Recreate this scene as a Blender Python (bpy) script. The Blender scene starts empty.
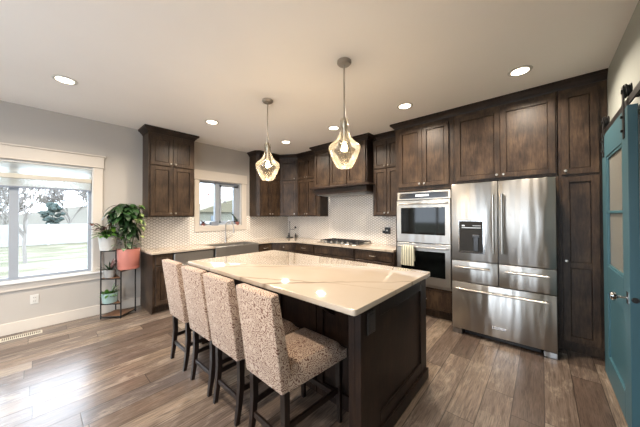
import bpy, bmesh, math, random
from mathutils import Vector, Matrix
random.seed(7)
S = bpy.context.scene
COL = S.collection
PI = math.pi

# ------------------------------------------------------------------ camera
CAM_H = 1.3827
YAW, PITCH, ROLL, F = .725, .0094, -.0035, 250.73
f_ = Vector((math.cos(YAW)*math.cos(PITCH), math.sin(YAW)*math.cos(PITCH), math.sin(PITCH)))
r_ = Vector((math.sin(YAW), -math.cos(YAW), 0)); u_ = r_.cross(f_)
r2 = r_*math.cos(ROLL)+u_*math.sin(ROLL); u2 = u_*math.cos(ROLL)-r_*math.sin(ROLL)
cd = bpy.data.cameras.new('camera'); cam = bpy.data.objects.new('camera', cd); COL.objects.link(cam)
cd.sensor_width = 36; cd.lens = F*36/640; cd.clip_start = .02; cd.clip_end = 300
cam.matrix_world = Matrix(((r2.x, u2.x, -f_.x, 0), (r2.y, u2.y, -f_.y, 0), (r2.z, u2.z, -f_.z, CAM_H), (0, 0, 0, 1)))
S.camera = cam

# ------------------------------------------------------------------ world, exposure
W = bpy.data.worlds.new('world'); S.world = W; W.use_nodes = True
bg = W.node_tree.nodes['Background']; bg.inputs[0].default_value = (.76, .87, 1, 1); bg.inputs[1].default_value = 4.2
S.view_settings.view_transform = 'Standard'; S.view_settings.look = 'None'
S.view_settings.gamma = 1; S.view_settings.use_curve_mapping = False
S.view_settings.exposure = 1.2
CAN_W, PEND_W = 14.5, 3.2
try:
    S.cycles.max_bounces = 8; S.cycles.diffuse_bounces = 5; S.cycles.glossy_bounces = 4
    S.cycles.transparent_max_bounces = 12; S.cycles.caustics_reflective = False; S.cycles.caustics_refractive = False
    S.cycles.sample_clamp_indirect = 6; S.cycles.use_denoising = True
except Exception: pass

# ------------------------------------------------------------------ material helpers
class NT:
    def __init__(s, name):
        s.m = bpy.data.materials.new(name); s.m.use_nodes = True; s.t = s.m.node_tree
        s.b = s.t.nodes['Principled BSDF']
    def n(s, typ, ins=None, **kw):
        nd = s.t.nodes.new('ShaderNode'+typ)
        for k, v in kw.items(): setattr(nd, k, v)
        for k, v in (ins or {}).items():
            if isinstance(v, bpy.types.NodeSocket): s.t.links.new(v, nd.inputs[k])
            else: nd.inputs[k].default_value = v
        return nd
    def math(s, op, a, b=0., c=None):
        d = {0: a, 1: b}
        if c is not None: d[2] = c
        return s.n('Math', d, operation=op).outputs[0]
    def ramp(s, fac, stops, interp='LINEAR'):
        nd = s.n('ValToRGB', {0: fac}); cr = nd.color_ramp; cr.interpolation = interp
        while len(cr.elements) > 1: cr.elements.remove(cr.elements[-1])
        cr.elements[0].position = stops[0][0]; cr.elements[0].color = (*stops[0][1], 1)
        for p, c in stops[1:]:
            e = cr.elements.new(p); e.color = (*c, 1)
        return nd.outputs[0]
    def mix(s, fac, a, b, bt='MIX'):
        nd = s.t.nodes.new('ShaderNodeMix'); nd.data_type = 'RGBA'; nd.blend_type = bt
        for i, v in ((0, fac), (6, a), (7, b)):
            if isinstance(v, bpy.types.NodeSocket): s.t.links.new(v, nd.inputs[i])
            elif i == 0: nd.inputs[0].default_value = v
            else: nd.inputs[i].default_value = (*v, 1)
        return nd.outputs[2]
    def coord(s, scale=(1, 1, 1), rot=(0, 0, 0)):
        tc = s.n('TexCoord'); return s.n('Mapping', {0: tc.outputs['Object'], 3: scale, 2: rot}).outputs[0]
    def set(s, **kw):
        for k, v in kw.items():
            k = k.replace('_', ' ')
            if isinstance(v, bpy.types.NodeSocket): s.t.links.new(v, s.b.inputs[k])
            elif isinstance(v, tuple) and len(v) == 3: s.b.inputs[k].default_value = (*v, 1)
            else: s.b.inputs[k].default_value = v
        return s
    def bump(s, h, st=.3, d=.005):
        s.t.links.new(s.n('Bump', {'Height': h, 'Strength': st, 'Distance': d}).outputs[0], s.b.inputs['Normal'])

M = {}
def plain(name, col, rough=.5, metal=0., var=.06, scale=8., **kw):
    t = NT(name); nz = t.n('TexNoise', {'Vector': t.coord(), 'Scale': scale, 'Detail': 4.})
    a = tuple(c*(1-var) for c in col); b = tuple(min(1, c*(1+var)) for c in col)
    t.set(Base_Color=t.mix(nz.outputs[0], a, b), Roughness=rough, Metallic=metal, **kw)
    M[name] = t.m; return t
def hexc(h):
    v = [int(h[i:i+2], 16)/255 for i in (0, 2, 4)]
    return tuple(c/12.92 if c <= .04045 else ((c+.055)/1.055)**2.4 for c in v)

def paint(name, col, rough=.7):
    t = plain(name, col, rough, var=.02, scale=3.)
    nz = t.n('TexNoise', {'Vector': t.coord(), 'Scale': 120., 'Detail': 3.}); t.bump(nz.outputs[0], .08, .002)
paint('wall_paint', (.415, .385, .35)); paint('ceiling_paint', (.87, .855, .83), .85)
paint('pantry_paint', (.33, .35, .325))
paint('trim_paint', (.56, .51, .45), .45); paint('sill_white', (.62, .62, .61), .4)
plain('vinyl', (.27, .30, .34), .35, var=.02)
plain('plate_white', (.58, .57, .54), .35, var=.02)
plain('register_cream', (.50, .47, .40), .4, var=.03)
plain('dark_slot', (.012, .011, .010), .7)

def wood(name, dark, mid, light, rough=.42, coat=.0, spec=.3):
    t = NT(name)
    v = t.coord((7, 7, .9))
    blot = t.n('TexNoise', {'Vector': t.coord((1, 1, .55)), 'Scale': 6., 'Detail': 5., 'Roughness': .6})
    grain = t.n('TexNoise', {'Vector': v, 'Scale': 9., 'Detail': 8., 'Roughness': .7, 'Distortion': .4})
    fine = t.n('TexNoise', {'Vector': t.coord((60, 60, 2)), 'Scale': 6., 'Detail': 3.})
    f = t.math('ADD', t.math('MULTIPLY', blot.outputs[0], .55), t.math('MULTIPLY', grain.outputs[0], .45))
    c = t.ramp(f, [(.40, dark), (.50, mid), (.61, light)])
    c = t.mix(t.math('MULTIPLY', fine.outputs[0], .35), c, dark)
    t.set(Base_Color=c, Roughness=rough, Coat_Weight=coat, Coat_Roughness=.2, Specular_IOR_Level=spec)
    t.bump(grain.outputs[0], .12, .002); M[name] = t.m
wood('cabinet_wood', (.013, .0075, .0045), (.040, .0238, .0145), (.088, .055, .033))
wood('shaded_cabinet_wood', (.010, .006, .004), (.018, .010, .007), (.03, .017, .012))  # darker copy of the cabinet wood; the crown's down-facing shade is in the colour
wood('island_wood', (.006, .003, .002), (.014, .0068, .0042), (.030, .016, .009), .40, 0., .2)
wood('espresso', (.005, .0035, .003), (.009, .0055, .0045), (.018, .009, .006), .30, .05)
wood('shelf_wood', (.10, .05, .028), (.17, .09, .05), (.26, .15, .09), .5, 0.)
plain('toe_black', (.012, .009, .007), .7)
plain('cabinet_inside', (.02, .013, .009), .8)

def steel(name, col=(.40, .385, .36), rough=.30, aniso=.75):
    t = NT(name)
    nz = t.n('TexNoise', {'Vector': t.coord((1, 1.2, 260)), 'Scale': 3., 'Detail': 3.})
    wav = t.n('TexNoise', {'Vector': t.coord((5, 1, .7)), 'Scale': 1.8, 'Detail': 1.})
    r = t.math('MULTIPLY_ADD', nz.outputs[0], .02, rough-.01)
    t.set(Base_Color=col, Metallic=1., Roughness=r, Anisotropic=aniso, Anisotropic_Rotation=.25)
    tg = t.n('Tangent', direction_type='RADIAL', axis='Z'); t.t.links.new(tg.outputs[0], t.b.inputs['Tangent'])
    t.bump(wav.outputs[0], .25, .05); M[name] = t.m
steel('stainless'); steel('stainless_soft', (.42, .40, .375), .42, .2); steel('stainless_dark', (.34, .33, .32), .3)
plain('nickel', (.42, .395, .36), .28, 1., var=.03)
plain('gunmetal', (.05, .05, .052), .3, .6)
plain('chrome', (.6, .6, .6), .12, 1., var=.02)
plain('black_metal', (.012, .011, .011), .45, .3)
plain('black_plastic', (.012, .012, .013), .3)
plain('iron_grate', (.02, .02, .022), .5, .4)
plain('oven_glass', (.004, .005, .005), .05, 0., var=.02, Specular_IOR_Level=.3)
plain('oven_black', (.008, .008, .009), .15)
plain('badge_metal', (.75, .75, .75), .25, 1.)
plain('teal_paint', (.046, .118, .148), .38, var=.05, scale=5)
plain('teal_edge', (.05, .135, .17), .4, var=.05)

# quartz
def quartz():
    t = NT('quartz')
    v = t.coord()
    d = t.n('TexNoise', {'Vector': v, 'Scale': 1.1, 'Detail': 4., 'Roughness': .55})
    dv = t.n('VectorMath', {0: d.outputs['Color'], 1: (.42, .42, .42)}, operation='MULTIPLY').outputs[0]
    vv = t.n('VectorMath', {0: v, 1: dv}, operation='ADD').outputs[0]
    def veins(ang, per, off, wd):
        sp = t.n('SeparateXYZ', {0: t.n('Mapping', {0: vv, 2: (0, 0, ang)}).outputs[0]})
        q = t.math('FRACT', t.math('ADD', t.math('DIVIDE', sp.outputs[0], per), off))
        q = t.math('MULTIPLY', t.math('ABSOLUTE', t.math('SUBTRACT', q, .5)), per)
        return t.ramp(q, [(0., (1, 1, 1)), (wd, (.6, .6, .6)), (wd*3, (0, 0, 0))])
    vein = t.math('MAXIMUM', veins(-.80, .62, .13, .007), t.math('MULTIPLY', veins(-.45, .95, .4, .005), .7))
    gate = t.n('TexNoise', {'Vector': v, 'Scale': 1.6, 'Detail': 2.})
    g = t.ramp(gate.outputs[0], [(.42, (0, 0, 0)), (.58, (1, 1, 1))])
    soft = t.n('TexNoise', {'Vector': v, 'Scale': 3., 'Detail': 3.})
    base = t.mix(soft.outputs[0], (.42, .35, .275), (.48, .41, .335))
    k = t.math('MULTIPLY', vein, t.math('MULTIPLY_ADD', g, .62, .28))
    t.set(Base_Color=t.mix(k, base, (.10, .060, .032)), Roughness=.07, Specular_IOR_Level=.5)
    M['quartz'] = t.m
quartz()

# floor planks along X
def floor_mat():
    t = NT('floor_planks')
    tc = t.n('TexCoord'); sp = t.n('SeparateXYZ', {0: tc.outputs['Object']})
    x, y = sp.outputs[0], sp.outputs[1]
    PW, PL = .175, 1.25
    yr = t.math('DIVIDE', y, PW); row = t.math('FLOOR', yr)
    off = t.n('TexWhiteNoise', {'W': row}, noise_dimensions='1D').outputs[0]
    xs = t.math('ADD', t.math('DIVIDE', x, PL), t.math('MULTIPLY', off, 7.3)); colm = t.math('FLOOR', xs)
    cv = t.n('CombineXYZ', {0: row, 1: colm}).outputs[0]
    rnd = t.n('TexWhiteNoise', {'Vector': cv}, noise_dimensions='2D')
    fy = t.math('FRACT', yr); fx = t.math('FRACT', xs)
    ey = t.math('MINIMUM', fy, t.math('SUBTRACT', 1., fy)); ex = t.math('MINIMUM', fx, t.math('SUBTRACT', 1., fx))
    gap = t.math('MINIMUM', t.math('MULTIPLY', ey, PW), t.math('MULTIPLY', ex, PL))
    gm = t.ramp(gap, [(0., (1, 1, 1)), (.0018, (.7, .7, .7)), (.004, (0, 0, 0))])
    pos = tc.outputs['Object']; wv = t.math('MULTIPLY_ADD', rnd.outputs['Value'], 37., .37)
    g1 = t.n('TexNoise', {'Vector': t.n('Mapping', {0: pos, 3: (.9, 11, 1)}).outputs[0], 'W': wv, 'Scale': 2.6, 'Detail': 8., 'Roughness': .65, 'Distortion': .8}, noise_dimensions='4D')
    g2 = t.n('TexNoise', {'Vector': t.n('Mapping', {0: pos, 3: (3, 60, 1)}).outputs[0], 'W': wv, 'Scale': 3., 'Detail': 5.}, noise_dimensions='4D')
    g3 = t.n('TexNoise', {'Vector': t.n('Mapping', {0: pos, 3: (1.6, 4.5, 1)}).outputs[0], 'W': wv, 'Scale': 1.5, 'Detail': 6., 'Roughness': .7, 'Distortion': 1.2}, noise_dimensions='4D')
    base = t.ramp(rnd.outputs['Value'], [(0., (.085, .064, .055)), (.18, (.125, .092, .072)), (.34, (.10, .078, .068)), (.48, (.165, .132, .11)),
                                         (.62, (.105, .088, .084)), (.78, (.175, .135, .105)), (.9, (.25, .22, .19)), (1., (.115, .095, .09))])
    tone = t.ramp(g1.outputs[0], [(.30, (.45, .43, .42)), (.46, (.95, .95, .95)), (.56, (1.1, 1.1, 1.1)), (.70, (1.6, 1.55, 1.5))])
    c = t.mix(1., base, tone, 'MULTIPLY')
    pale = t.ramp(g3.outputs[0], [(.50, (0, 0, 0)), (.62, (1, 1, 1))])
    c = t.mix(t.math('MULTIPLY', pale, t.math('MULTIPLY_ADD', rnd.outputs['Value'], .55, .08)), c, (.37, .325, .28))
    c = t.mix(t.math('MULTIPLY', t.ramp(g2.outputs[0], [(.45, (0, 0, 0)), (.65, (1, 1, 1))]), .5), c, (.030, .020, .016))
    c = t.mix(1., c, (.98, .915, .85), 'MULTIPLY')
    c = t.mix(gm, c, (.020, .014, .011))
    t.set(Base_Color=c, Roughness=t.math('MULTIPLY_ADD', g1.outputs[0], .16, .16), Specular_IOR_Level=.6, Coat_Weight=.30, Coat_Roughness=.32)
    hh = t.math('SUBTRACT', t.math('MULTIPLY', g2.outputs[0], .25), gm); t.bump(hh, .25, .002)
    M['floor_planks'] = t.m
floor_mat()

# backsplash : staggered small picket tiles
def tile_mat():
    t = NT('backsplash_tile')
    tc = t.n('TexCoord'); sp = t.n('SeparateXYZ', {0: tc.outputs['Object']})
    h = t.math('ADD', sp.outputs[0], sp.outputs[1]); z = sp.outputs[2]
    PX, PZ = .080, .046
    def cell(ox, oz):
        a = t.math('SUBTRACT', t.math('FRACT', t.math('ADD', t.math('DIVIDE', h, PX), ox)), .5)
        b = t.math('SUBTRACT', t.math('FRACT', t.math('ADD', t.math('DIVIDE', z, PZ), oz)), .5)
        return t.math('ADD', t.math('MULTIPLY', t.math('ABSOLUTE', a), 1.25), t.math('ABSOLUTE', b))
    d = t.math('MINIMUM', cell(0, 0), cell(.5, .5))
    g = t.ramp(d, [(.43, (0, 0, 0)), (.49, (1, 1, 1))])
    nz = t.n('TexNoise', {'Vector': tc.outputs['Object'], 'Scale': 9., 'Detail': 3.})
    base = t.mix(nz.outputs[0], (.76, .72, .66), (.86, .83, .78))
    t.set(Base_Color=t.mix(g, base, (.36, .31, .265)), Roughness=t.math('MULTIPLY_ADD', g, .5, .16))
    t.bump(t.math('SUBTRACT', 1., g), .4, .002); M['backsplash_tile'] = t.m
tile_mat()

def fabric():
    t = NT('scroll_fabric')
    v = t.coord()
    d = t.n('TexNoise', {'Vector': v, 'Scale': 30., 'Detail': 1.})
    dv = t.n('VectorMath', {0: d.outputs['Color'], 1: (.02, .02, .02)}, operation='MULTIPLY').outputs[0]
    vv = t.n('VectorMath', {0: v, 1: dv}, operation='ADD').outputs[0]
    vo = t.n('TexVoronoi', {'Vector': vv, 'Scale': 33.}, feature='F1')
    s = t.math('SINE', t.math('MULTIPLY', vo.outputs[0], 20.))
    g = t.ramp(s, [(.44, (0, 0, 0)), (.54, (1, 1, 1))])
    sn = t.n('TexNoise', {'Vector': v, 'Scale': 300., 'Detail': 2.})
    c = t.mix(g, (.43, .325, .245), (.095, .026, .009))
    c = t.mix(t.math('MULTIPLY', sn.outputs[0], .25), c, (.24, .15, .095))
    t.set(Base_Color=c, Roughness=.75, Sheen_Weight=.1); t.bump(sn.outputs[0], .2, .001); M['scroll_fabric'] = t.m
fabric()

def leafmat(name, a, b):
    t = NT(name); nz = t.n('TexNoise', {'Vector': t.coord(), 'Scale': 14., 'Detail': 3.})
    t.set(Base_Color=t.ramp(nz.outputs[0], [(.4, a), (.62, b)]), Roughness=.4); M[name] = t.m
leafmat('leaf_dark', (.006, .020, .006), (.018, .060, .012)); leafmat('leaf_mid', (.03, .10, .012), (.09, .22, .03))
leafmat('leaf_lime', (.10, .26, .02), (.28, .45, .06)); leafmat('leaf_varieg', (.06, .16, .03), (.42, .48, .20))
leafmat('leaf_red', (.06, .02, .02), (.16, .06, .045)); leafmat('leaf_silver', (.05, .11, .05), (.26, .30, .20))
plain('stem_green', (.05, .09, .025), .6); plain('soil', (.03, .02, .015), .9)
plain('pot_white', (.52, .51, .48), .4); plain('pot_pink', (.50, .19, .15), .4); plain('pot_mint', (.27, .38, .36), .35)
plain('pot_grey', (.30, .30, .29), .4); plain('pot_red', (.26, .10, .085), .45); plain('blue_grey', (.22, .25, .30), .5)

def glassmat(name, tint, gl, extra=0.):
    t = NT(name); t.t.nodes.remove(t.b)
    tr = t.n('BsdfTransparent', {0: (*tint, 1)}); g = t.n('BsdfGlossy', {0: (1, 1, 1, 1), 'Roughness': .03})
    fr = t.n('Fresnel', {0: 1.45}).outputs[0]
    mx = t.n('MixShader', {0: t.math('MULTIPLY', fr, gl), 1: tr.outputs[0], 2: g.outputs[0]}).outputs[0]
    if extra:
        v = t.coord(); vo = t.n('TexVoronoi', {'Vector': v, 'Scale': 95.}, feature='F1')
        seeds = t.ramp(vo.outputs[0], [(.0, (1, 1, 1)), (.32, (.25, .25, .25)), (.5, (0, 0, 0))])
        nz = t.n('TexNoise', {'Vector': v, 'Scale': 18., 'Detail': 3.})
        k = t.math('MULTIPLY', seeds, t.math('MULTIPLY_ADD', nz.outputs[0], extra, .02))
        lw = t.n('LayerWeight', {0: .35}).outputs['Facing']
        k = t.math('ADD', k, t.math('MULTIPLY', lw, .11)); k = t.math('MINIMUM', k, .85)
        tl = t.n('BsdfTranslucent', {0: (.95, .86, .70, 1)}); df = t.n('BsdfDiffuse', {0: (.85, .80, .70, 1)})
        dd = t.n('MixShader', {0: .4, 1: tl.outputs[0], 2: df.outputs[0]}).outputs[0]
        mx = t.n('MixShader', {0: k, 1: mx, 2: dd}).outputs[0]
        gl2 = t.n('Bump', {'Height': vo.outputs[0], 'Strength': .5, 'Distance': .003}).outputs[0]
        t.t.links.new(gl2, g.inputs['Normal'])
    out = [n for n in t.t.nodes if n.type == 'OUTPUT_MATERIAL'][0]; t.t.links.new(mx, out.inputs[0]); M[name] = t.m
glassmat('window_glass', (.97, .98, .98), .8)
glassmat('seeded_glass', (.97, .93, .85), 1.3, .20)
t = plain('frosted_glass', (.22, .215, .19), .25, var=.12, scale=2.)
nz = t.n('TexNoise', {'Vector': t.coord(), 'Scale': 140., 'Detail': 2.}); t.bump(nz.outputs[0], .5, .003)
def emis(name, col, st):
    t = NT(name); t.set(Base_Color=(.8, .8, .8), Emission_Color=col, Emission_Strength=st); M[name] = t.m
emis('lamp_disc', (1, .86, .66), 6.); emis('bulb_glow', (1, .78, .50), 9.)
emis('oven_clock', (.35, .6, .75), .25)

t = NT('shade_fabric'); t.set(Base_Color=(.86, .86, .83), Roughness=.9)
tl = t.n('BsdfTranslucent', {0: (.85, .88, .88, 1)}); mx = t.n('MixShader', {0: .8, 1: t.b.outputs[0], 2: tl.outputs[0]})
out = [n for n in t.t.nodes if n.type == 'OUTPUT_MATERIAL'][0]; t.t.links.new(mx.outputs[0], out.inputs[0]); M['shade_fabric'] = t.m
t = NT('towel_stripes'); sp = t.n('SeparateXYZ', {0: t.coord()})
s = t.math('SINE', t.math('MULTIPLY', sp.outputs[1], 190.))
t.set(Base_Color=t.ramp(s, [(.45, (.62, .60, .47)), (.62, (.16, .17, .13))]), Roughness=.9); M['towel_stripes'] = t.m
# outdoors
t = NT('lawn'); nz = t.n('TexNoise', {'Vector': t.coord((1, 3, 1)), 'Scale': .5, 'Detail': 8., 'Roughness': .7})
t.set(Base_Color=t.ramp(nz.outputs[0], [(.38, (.062, .060, .024)), (.5, (.11, .098, .056)), (.62, (.20, .185, .14))]), Roughness=.9); M['lawn'] = t.m
plain('fence_white', (.30, .295, .285), .6, var=.02); plain('bark', (.19, .17, .155), .9, var=.2)
plain('hill', (.20, .185, .16), .9, var=.25, scale=.3); plain('conifer', (.03, .045, .04), .9, var=.3, scale=3)
plain('siding', (.14, .135, .105), .8); plain('roof', (.11, .095, .06), .8); plain('dark_window', (.10, .12, .14), .1)

plain('bounce_concrete', (.60, .59, .57), .85, var=.05)  # pale reflector colour for the unseen bounce ground
# ------------------------------------------------------------------ mesh helpers
def nb(): return bmesh.new()
def bx(bm, x0, x1, y0, y1, z0, z1, bev=0., seg=1):
    vs = [bm.verts.new((x, y, z)) for z in (z0, z1) for y in (y0, y1) for x in (x0, x1)]
    fs = [(0, 2, 3, 1), (4, 5, 7, 6), (0, 1, 5, 4), (2, 6, 7, 3), (0, 4, 6, 2), (1, 3, 7, 5)]
    F_ = [bm.faces.new([vs[i] for i in f]) for f in fs]
    if bev:
        es = list({e for f in F_ for e in f.edges})
        bmesh.ops.bevel(bm, geom=es, offset=bev, segments=seg, affect='EDGES', profile=.5)
    return bm
def prism(bm, poly, z0, z1, axis='z', bev=0.):
    def P(a, b, c): return {'z': (a, b, c), 'y': (a, c, b), 'x': (c, a, b)}[axis]
    lo = [bm.verts.new(P(a, b, z0)) for a, b in poly]; hi = [bm.verts.new(P(a, b, z1)) for a, b in poly]
    n = len(poly); F_ = [bm.faces.new(lo), bm.faces.new(hi)]
    for i in range(n): F_.append(bm.faces.new((lo[i], lo[(i+1) % n], hi[(i+1) % n], hi[i])))
    bmesh.ops.recalc_face_normals(bm, faces=F_)
    if bev: bmesh.ops.bevel(bm, geom=list({e for f in F_ for e in f.edges}), offset=bev, segments=2, affect='EDGES', profile=.5)
    return bm
def hexa(bm, bot, top, bev=0.):
    """eight corners: four below, four above, same order"""
    lo = [bm.verts.new(p) for p in bot]; hi = [bm.verts.new(p) for p in top]; n = len(bot)
    F_ = [bm.faces.new(lo), bm.faces.new(hi)]
    for i in range(n): F_.append(bm.faces.new((lo[i], lo[(i+1) % n], hi[(i+1) % n], hi[i])))
    bmesh.ops.recalc_face_normals(bm, faces=F_)
    if bev: bmesh.ops.bevel(bm, geom=list({e for f in F_ for e in f.edges}), offset=bev, segments=3, affect='EDGES', profile=.5)
def tube(bm, pts, r, seg=8):
    pts = [Vector(p) for p in pts]; n = len(pts); rs = r if isinstance(r, (list, tuple)) else [r]*n
    t0 = (pts[1]-pts[0]).normalized(); a = Vector((0, 0, 1)) if abs(t0.z) < .9 else Vector((1, 0, 0))
    u = t0.cross(a).normalized(); rings = []
    for i in range(n):
        t = ((pts[min(i+1, n-1)]-pts[i]).normalized()+(pts[i]-pts[max(i-1, 0)]).normalized())
        t = t.normalized() if t.length > 1e-6 else t0
        u = (u-t*u.dot(t)).normalized(); w = t.cross(u)
        rings.append([bm.verts.new(pts[i]+(u*math.cos(k*2*PI/seg)+w*math.sin(k*2*PI/seg))*rs[i]) for k in range(seg)])
    for i in range(n-1):
        for k in range(seg): bm.faces.new((rings[i][k], rings[i][(k+1) % seg], rings[i+1][(k+1) % seg], rings[i+1][k]))
    bm.faces.new(rings[0][::-1]); bm.faces.new(rings[-1])
    return bm
def lathe(bm, prof, seg=24, c=(0, 0, 0), axis='z'):
    def P(r, h, a):
        x, y = r*math.cos(a), r*math.sin(a)
        return Vector(c)+Vector({'z': (x, y, h), 'y': (x, h, y), 'x': (h, x, y)}[axis])
    rings = []; F_ = []
    for r, h in prof:
        rings.append([bm.verts.new(P(0, h, 0))] if r < 1e-6 else [bm.verts.new(P(r, h, k*2*PI/seg)) for k in range(seg)])
    for A, B in zip(rings, rings[1:]):
        for k in range(seg):
            k2 = (k+1) % seg
            if len(A) == 1 and len(B) == 1: continue
            if len(A) == 1: F_.append(bm.faces.new((A[0], B[k], B[k2])))
            elif len(B) == 1: F_.append(bm.faces.new((A[k], A[k2], B[0])))
            else: F_.append(bm.faces.new((A[k], A[k2], B[k2], B[k])))
    bmesh.ops.recalc_face_normals(bm, faces=F_)
    return bm
def sweep(bm, path, prof):
    """closed profile (out, z) along a floor path; out is to the right of travel; mitred"""
    P = [Vector(p) for p in path]; n = len(P); rings = []
    nr = [Vector(((P[i+1]-P[i]).y, -(P[i+1]-P[i]).x)).normalized() for i in range(n-1)]
    for i in range(n):
        a = nr[max(i-1, 0)]; b = nr[min(i, n-2)]; m = (a+b).normalized(); m = m/max(.2, m.dot(a))
        rings.append([bm.verts.new((P[i].x+m.x*o, P[i].y+m.y*o, z)) for o, z in prof])
    k = len(prof); F_ = []
    for i in range(n-1):
        for j in range(k): F_.append(bm.faces.new((rings[i][j], rings[i][(j+1) % k], rings[i+1][(j+1) % k], rings[i+1][j])))
    F_ += [bm.faces.new(rings[0]), bm.faces.new(rings[-1])]
    bmesh.ops.recalc_face_normals(bm, faces=F_)
    return bm
def obj(name, bm, mat, parent=None, smooth=False, loc=None):
    me = bpy.data.meshes.new(name); bm.to_mesh(me); bm.free(); me.materials.append(M[mat])
    if smooth: me.shade_smooth(); me.set_sharp_from_angle(angle=math.radians(38))
    o = bpy.data.objects.new(name, me); COL.objects.link(o)
    if parent: o.parent = parent
    if loc: o.location = loc
    return o
def tag(o, label=None, cat=None, group=None, kind=None):
    for k, v in (('label', label), ('category', cat), ('group', group), ('kind', kind)):
        if v: o[k] = v
    return o
def thing(name, label, cat, loc=(0, 0, 0), rotz=0., group=None):
    o = bpy.data.objects.new(name, None); COL.objects.link(o); o.location = loc; o.rotation_euler = (0, 0, rotz)
    o.empty_display_size = .05
    return tag(o, label, cat, group)
def struct(name, bm, mat, parent=None, **k): return tag(obj(name, bm, mat, parent, **k), kind='structure')
def dup(root, loc=None, rotz=None, label=None):
    def cp(o, par):
        c = o.copy(); COL.objects.link(c)
        if par: c.parent = par
        for ch in kids[o]: cp(ch, c)
        return c
    kids = {}
    def walk(o):
        kids[o] = list(o.children); [walk(c) for c in kids[o]]
    walk(root); r = cp(root, None)
    if loc: r.location = loc
    if rotz is not None: r.rotation_euler = (0, 0, rotz)
    if label: r['label'] = label
    return r

# ------------------------------------------------------------------ room shell
XW, YW, YR, XB, H = 4.12, 4.71, -.47, -4.6, 2.74
b = nb(); bx(b, XB-.1, XW+.2, YR-.12, YW+.15, -.12, 0); struct('floor', b, 'floor_planks')
b = nb(); bx(b, XB-.1, XW+.2, YR-1.6, YW+.15, H, H+.15); struct('ceiling', b, 'ceiling_paint')
def wall_with_holes(bm, a0, a1, z0, z1, holes, box):
    """strips between holes; box(a0,a1,z0,z1) adds one block"""
    cur = a0
    for h0, h1, s0, s1 in sorted(holes):
        if h0 > cur: box(cur, h0, z0, z1)
        if s0 > z0: box(h0, h1, z0, s0)
        if s1 < z1: box(h0, h1, s1, z1)
        cur = h1
    if cur < a1: box(cur, a1, z0, z1)
W1 = (-1.62, .52, .61, 2.075); W2 = (1.965, 2.83, 1.20, 2.055)
b = nb(); wall_with_holes(b, XB-.1, XW+.1, 0, H, [W1, W2, (-4.0, -2.3, .3, 2.1)], lambda p, q, r, s: bx(b, p, q, YW, YW+.14, r, s)); struct('wall_left', b, 'wall_paint')
b = nb(); bx(b, XW, XW+.12, YR-.1, YW, 0, H); struct('wall_far', b, 'wall_paint')
b = nb(); wall_with_holes(b, XB-.1, XW+.1, 0, H, [(1.75, 2.55, 0, 2.03), (-4.1, -1.2, .25, 2.4)], lambda p, q, r, s: bx(b, p, q, YR-.11, YR, r, s)); struct('wall_right', b, 'pantry_paint')  # the wide opening is unseen, added for fill daylight
b = nb(); wall_with_holes(b, YR, YW, 0, H, [(-.1, 2.1, .1, 2.4), (2.4, 4.5, .1, 2.4)], lambda p, q, r, s: bx(b, XB-.12, XB, p, q, r, s)); struct('wall_rear', b, 'wall_paint')  # unseen rear openings, enlarged to let more daylight in
b = nb(); bx(b, 1.2, 3.4, YR-1.5, YR-1.4, 0, H); bx(b, 1.1, 1.2, YR-1.5, YR-.11, 0, H); bx(b, 3.4, 3.5, YR-1.5, YR-.11, 0, H)
struct('wall_pantry', b, 'pantry_paint')
b = nb(); bx(b, 1.1, 3.5, YR-1.5, YR-.11, -.1, -.001); struct('floor_pantry', b, 'floor_planks')
# pantry opening casing
b = nb(); bx(b, 2.55, 2.63, YR, YR+.014, 0, 2.05); bx(b, 1.67, 1.75, YR, YR+.014, 0, 2.05); bx(b, 1.67, 2.63, YR, YR+.016, 2.03, 2.06)
struct('trim_1', b, 'trim_paint')
# baseboards
b = nb(); bx(b, XB, 1.075, YW-.016, YW, 0, .135, .003); struct('baseboard_left', b, 'trim_paint')
b = nb(); bx(b, XB, 1.66, YR, YR+.016, 0, .135, .003); struct('baseboard_right', b, 'trim_paint')
b = nb(); bx(b, XB, XB+.016, 2.1, YW-.02, 0, .135, .003); bx(b, XB, XB+.016, YR+.02, .3, 0, .135, .003); struct('baseboard_rear', b, 'trim_paint')
# backsplash (tile bonded to the two walls)
b = nb()
for p in ((1.085, 1.885, .875, 1.385), (1.885, 2.94, .875, 1.10), (2.94, XW, .875, 1.385)): bx(b, p[0], p[1], YW-.010, YW, p[2], p[3])
bx(b, XW-.010, XW, 1.635, YW-.010, .875, 1.385); bx(b, XW-.010, XW, 2.165, 3.41, 1.385, 1.86)
struct('tile_backsplash', b, 'backsplash_tile')

# ------------------------------------------------------------------ windows
def window(name, x0, x1, z0, z1, mull, y=YW, sash=.045):
    b = nb(); F0, F1 = y+.05, y+.115
    bx(b, x0, x1, F0, F1, z0, z0+sash); bx(b, x0, x1, F0, F1, z1-sash, z1)
    bx(b, x0, x0+sash, F0, F1, z0+sash, z1-sash); bx(b, x1-sash, x1, F0, F1, z0+sash, z1-sash)
    for m in mull: bx(b, m-.038, m+.038, F0-.008, F1, z0+sash, z1-sash)
    w = struct(name, b, 'vinyl')
    b = nb(); ed = [x0]+list(mull)+[x1]
    for p, q in zip(ed, ed[1:]):
        bx(b, p+.03, q-.03, F0+.022, F0+.028, z0+sash-.01, z1-sash+.01)
    struct('window_pane', b, 'window_glass', w)
    b = nb(); lin = .012
    bx(b, x0, x0+lin, y, F0, z0, z1); bx(b, x1-lin, x1, y, F0, z0, z1); bx(b, x0, x1, y, F0, z1-lin, z1); bx(b, x0, x1, y, F0, z0, z0+lin)
    struct('window_jamb', b, 'sill_white', w)
    return w
w1 = window('window_1', *W1, (-.185, -.905))
w2 = window('window_2', *W2, (2.335,))
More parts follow.
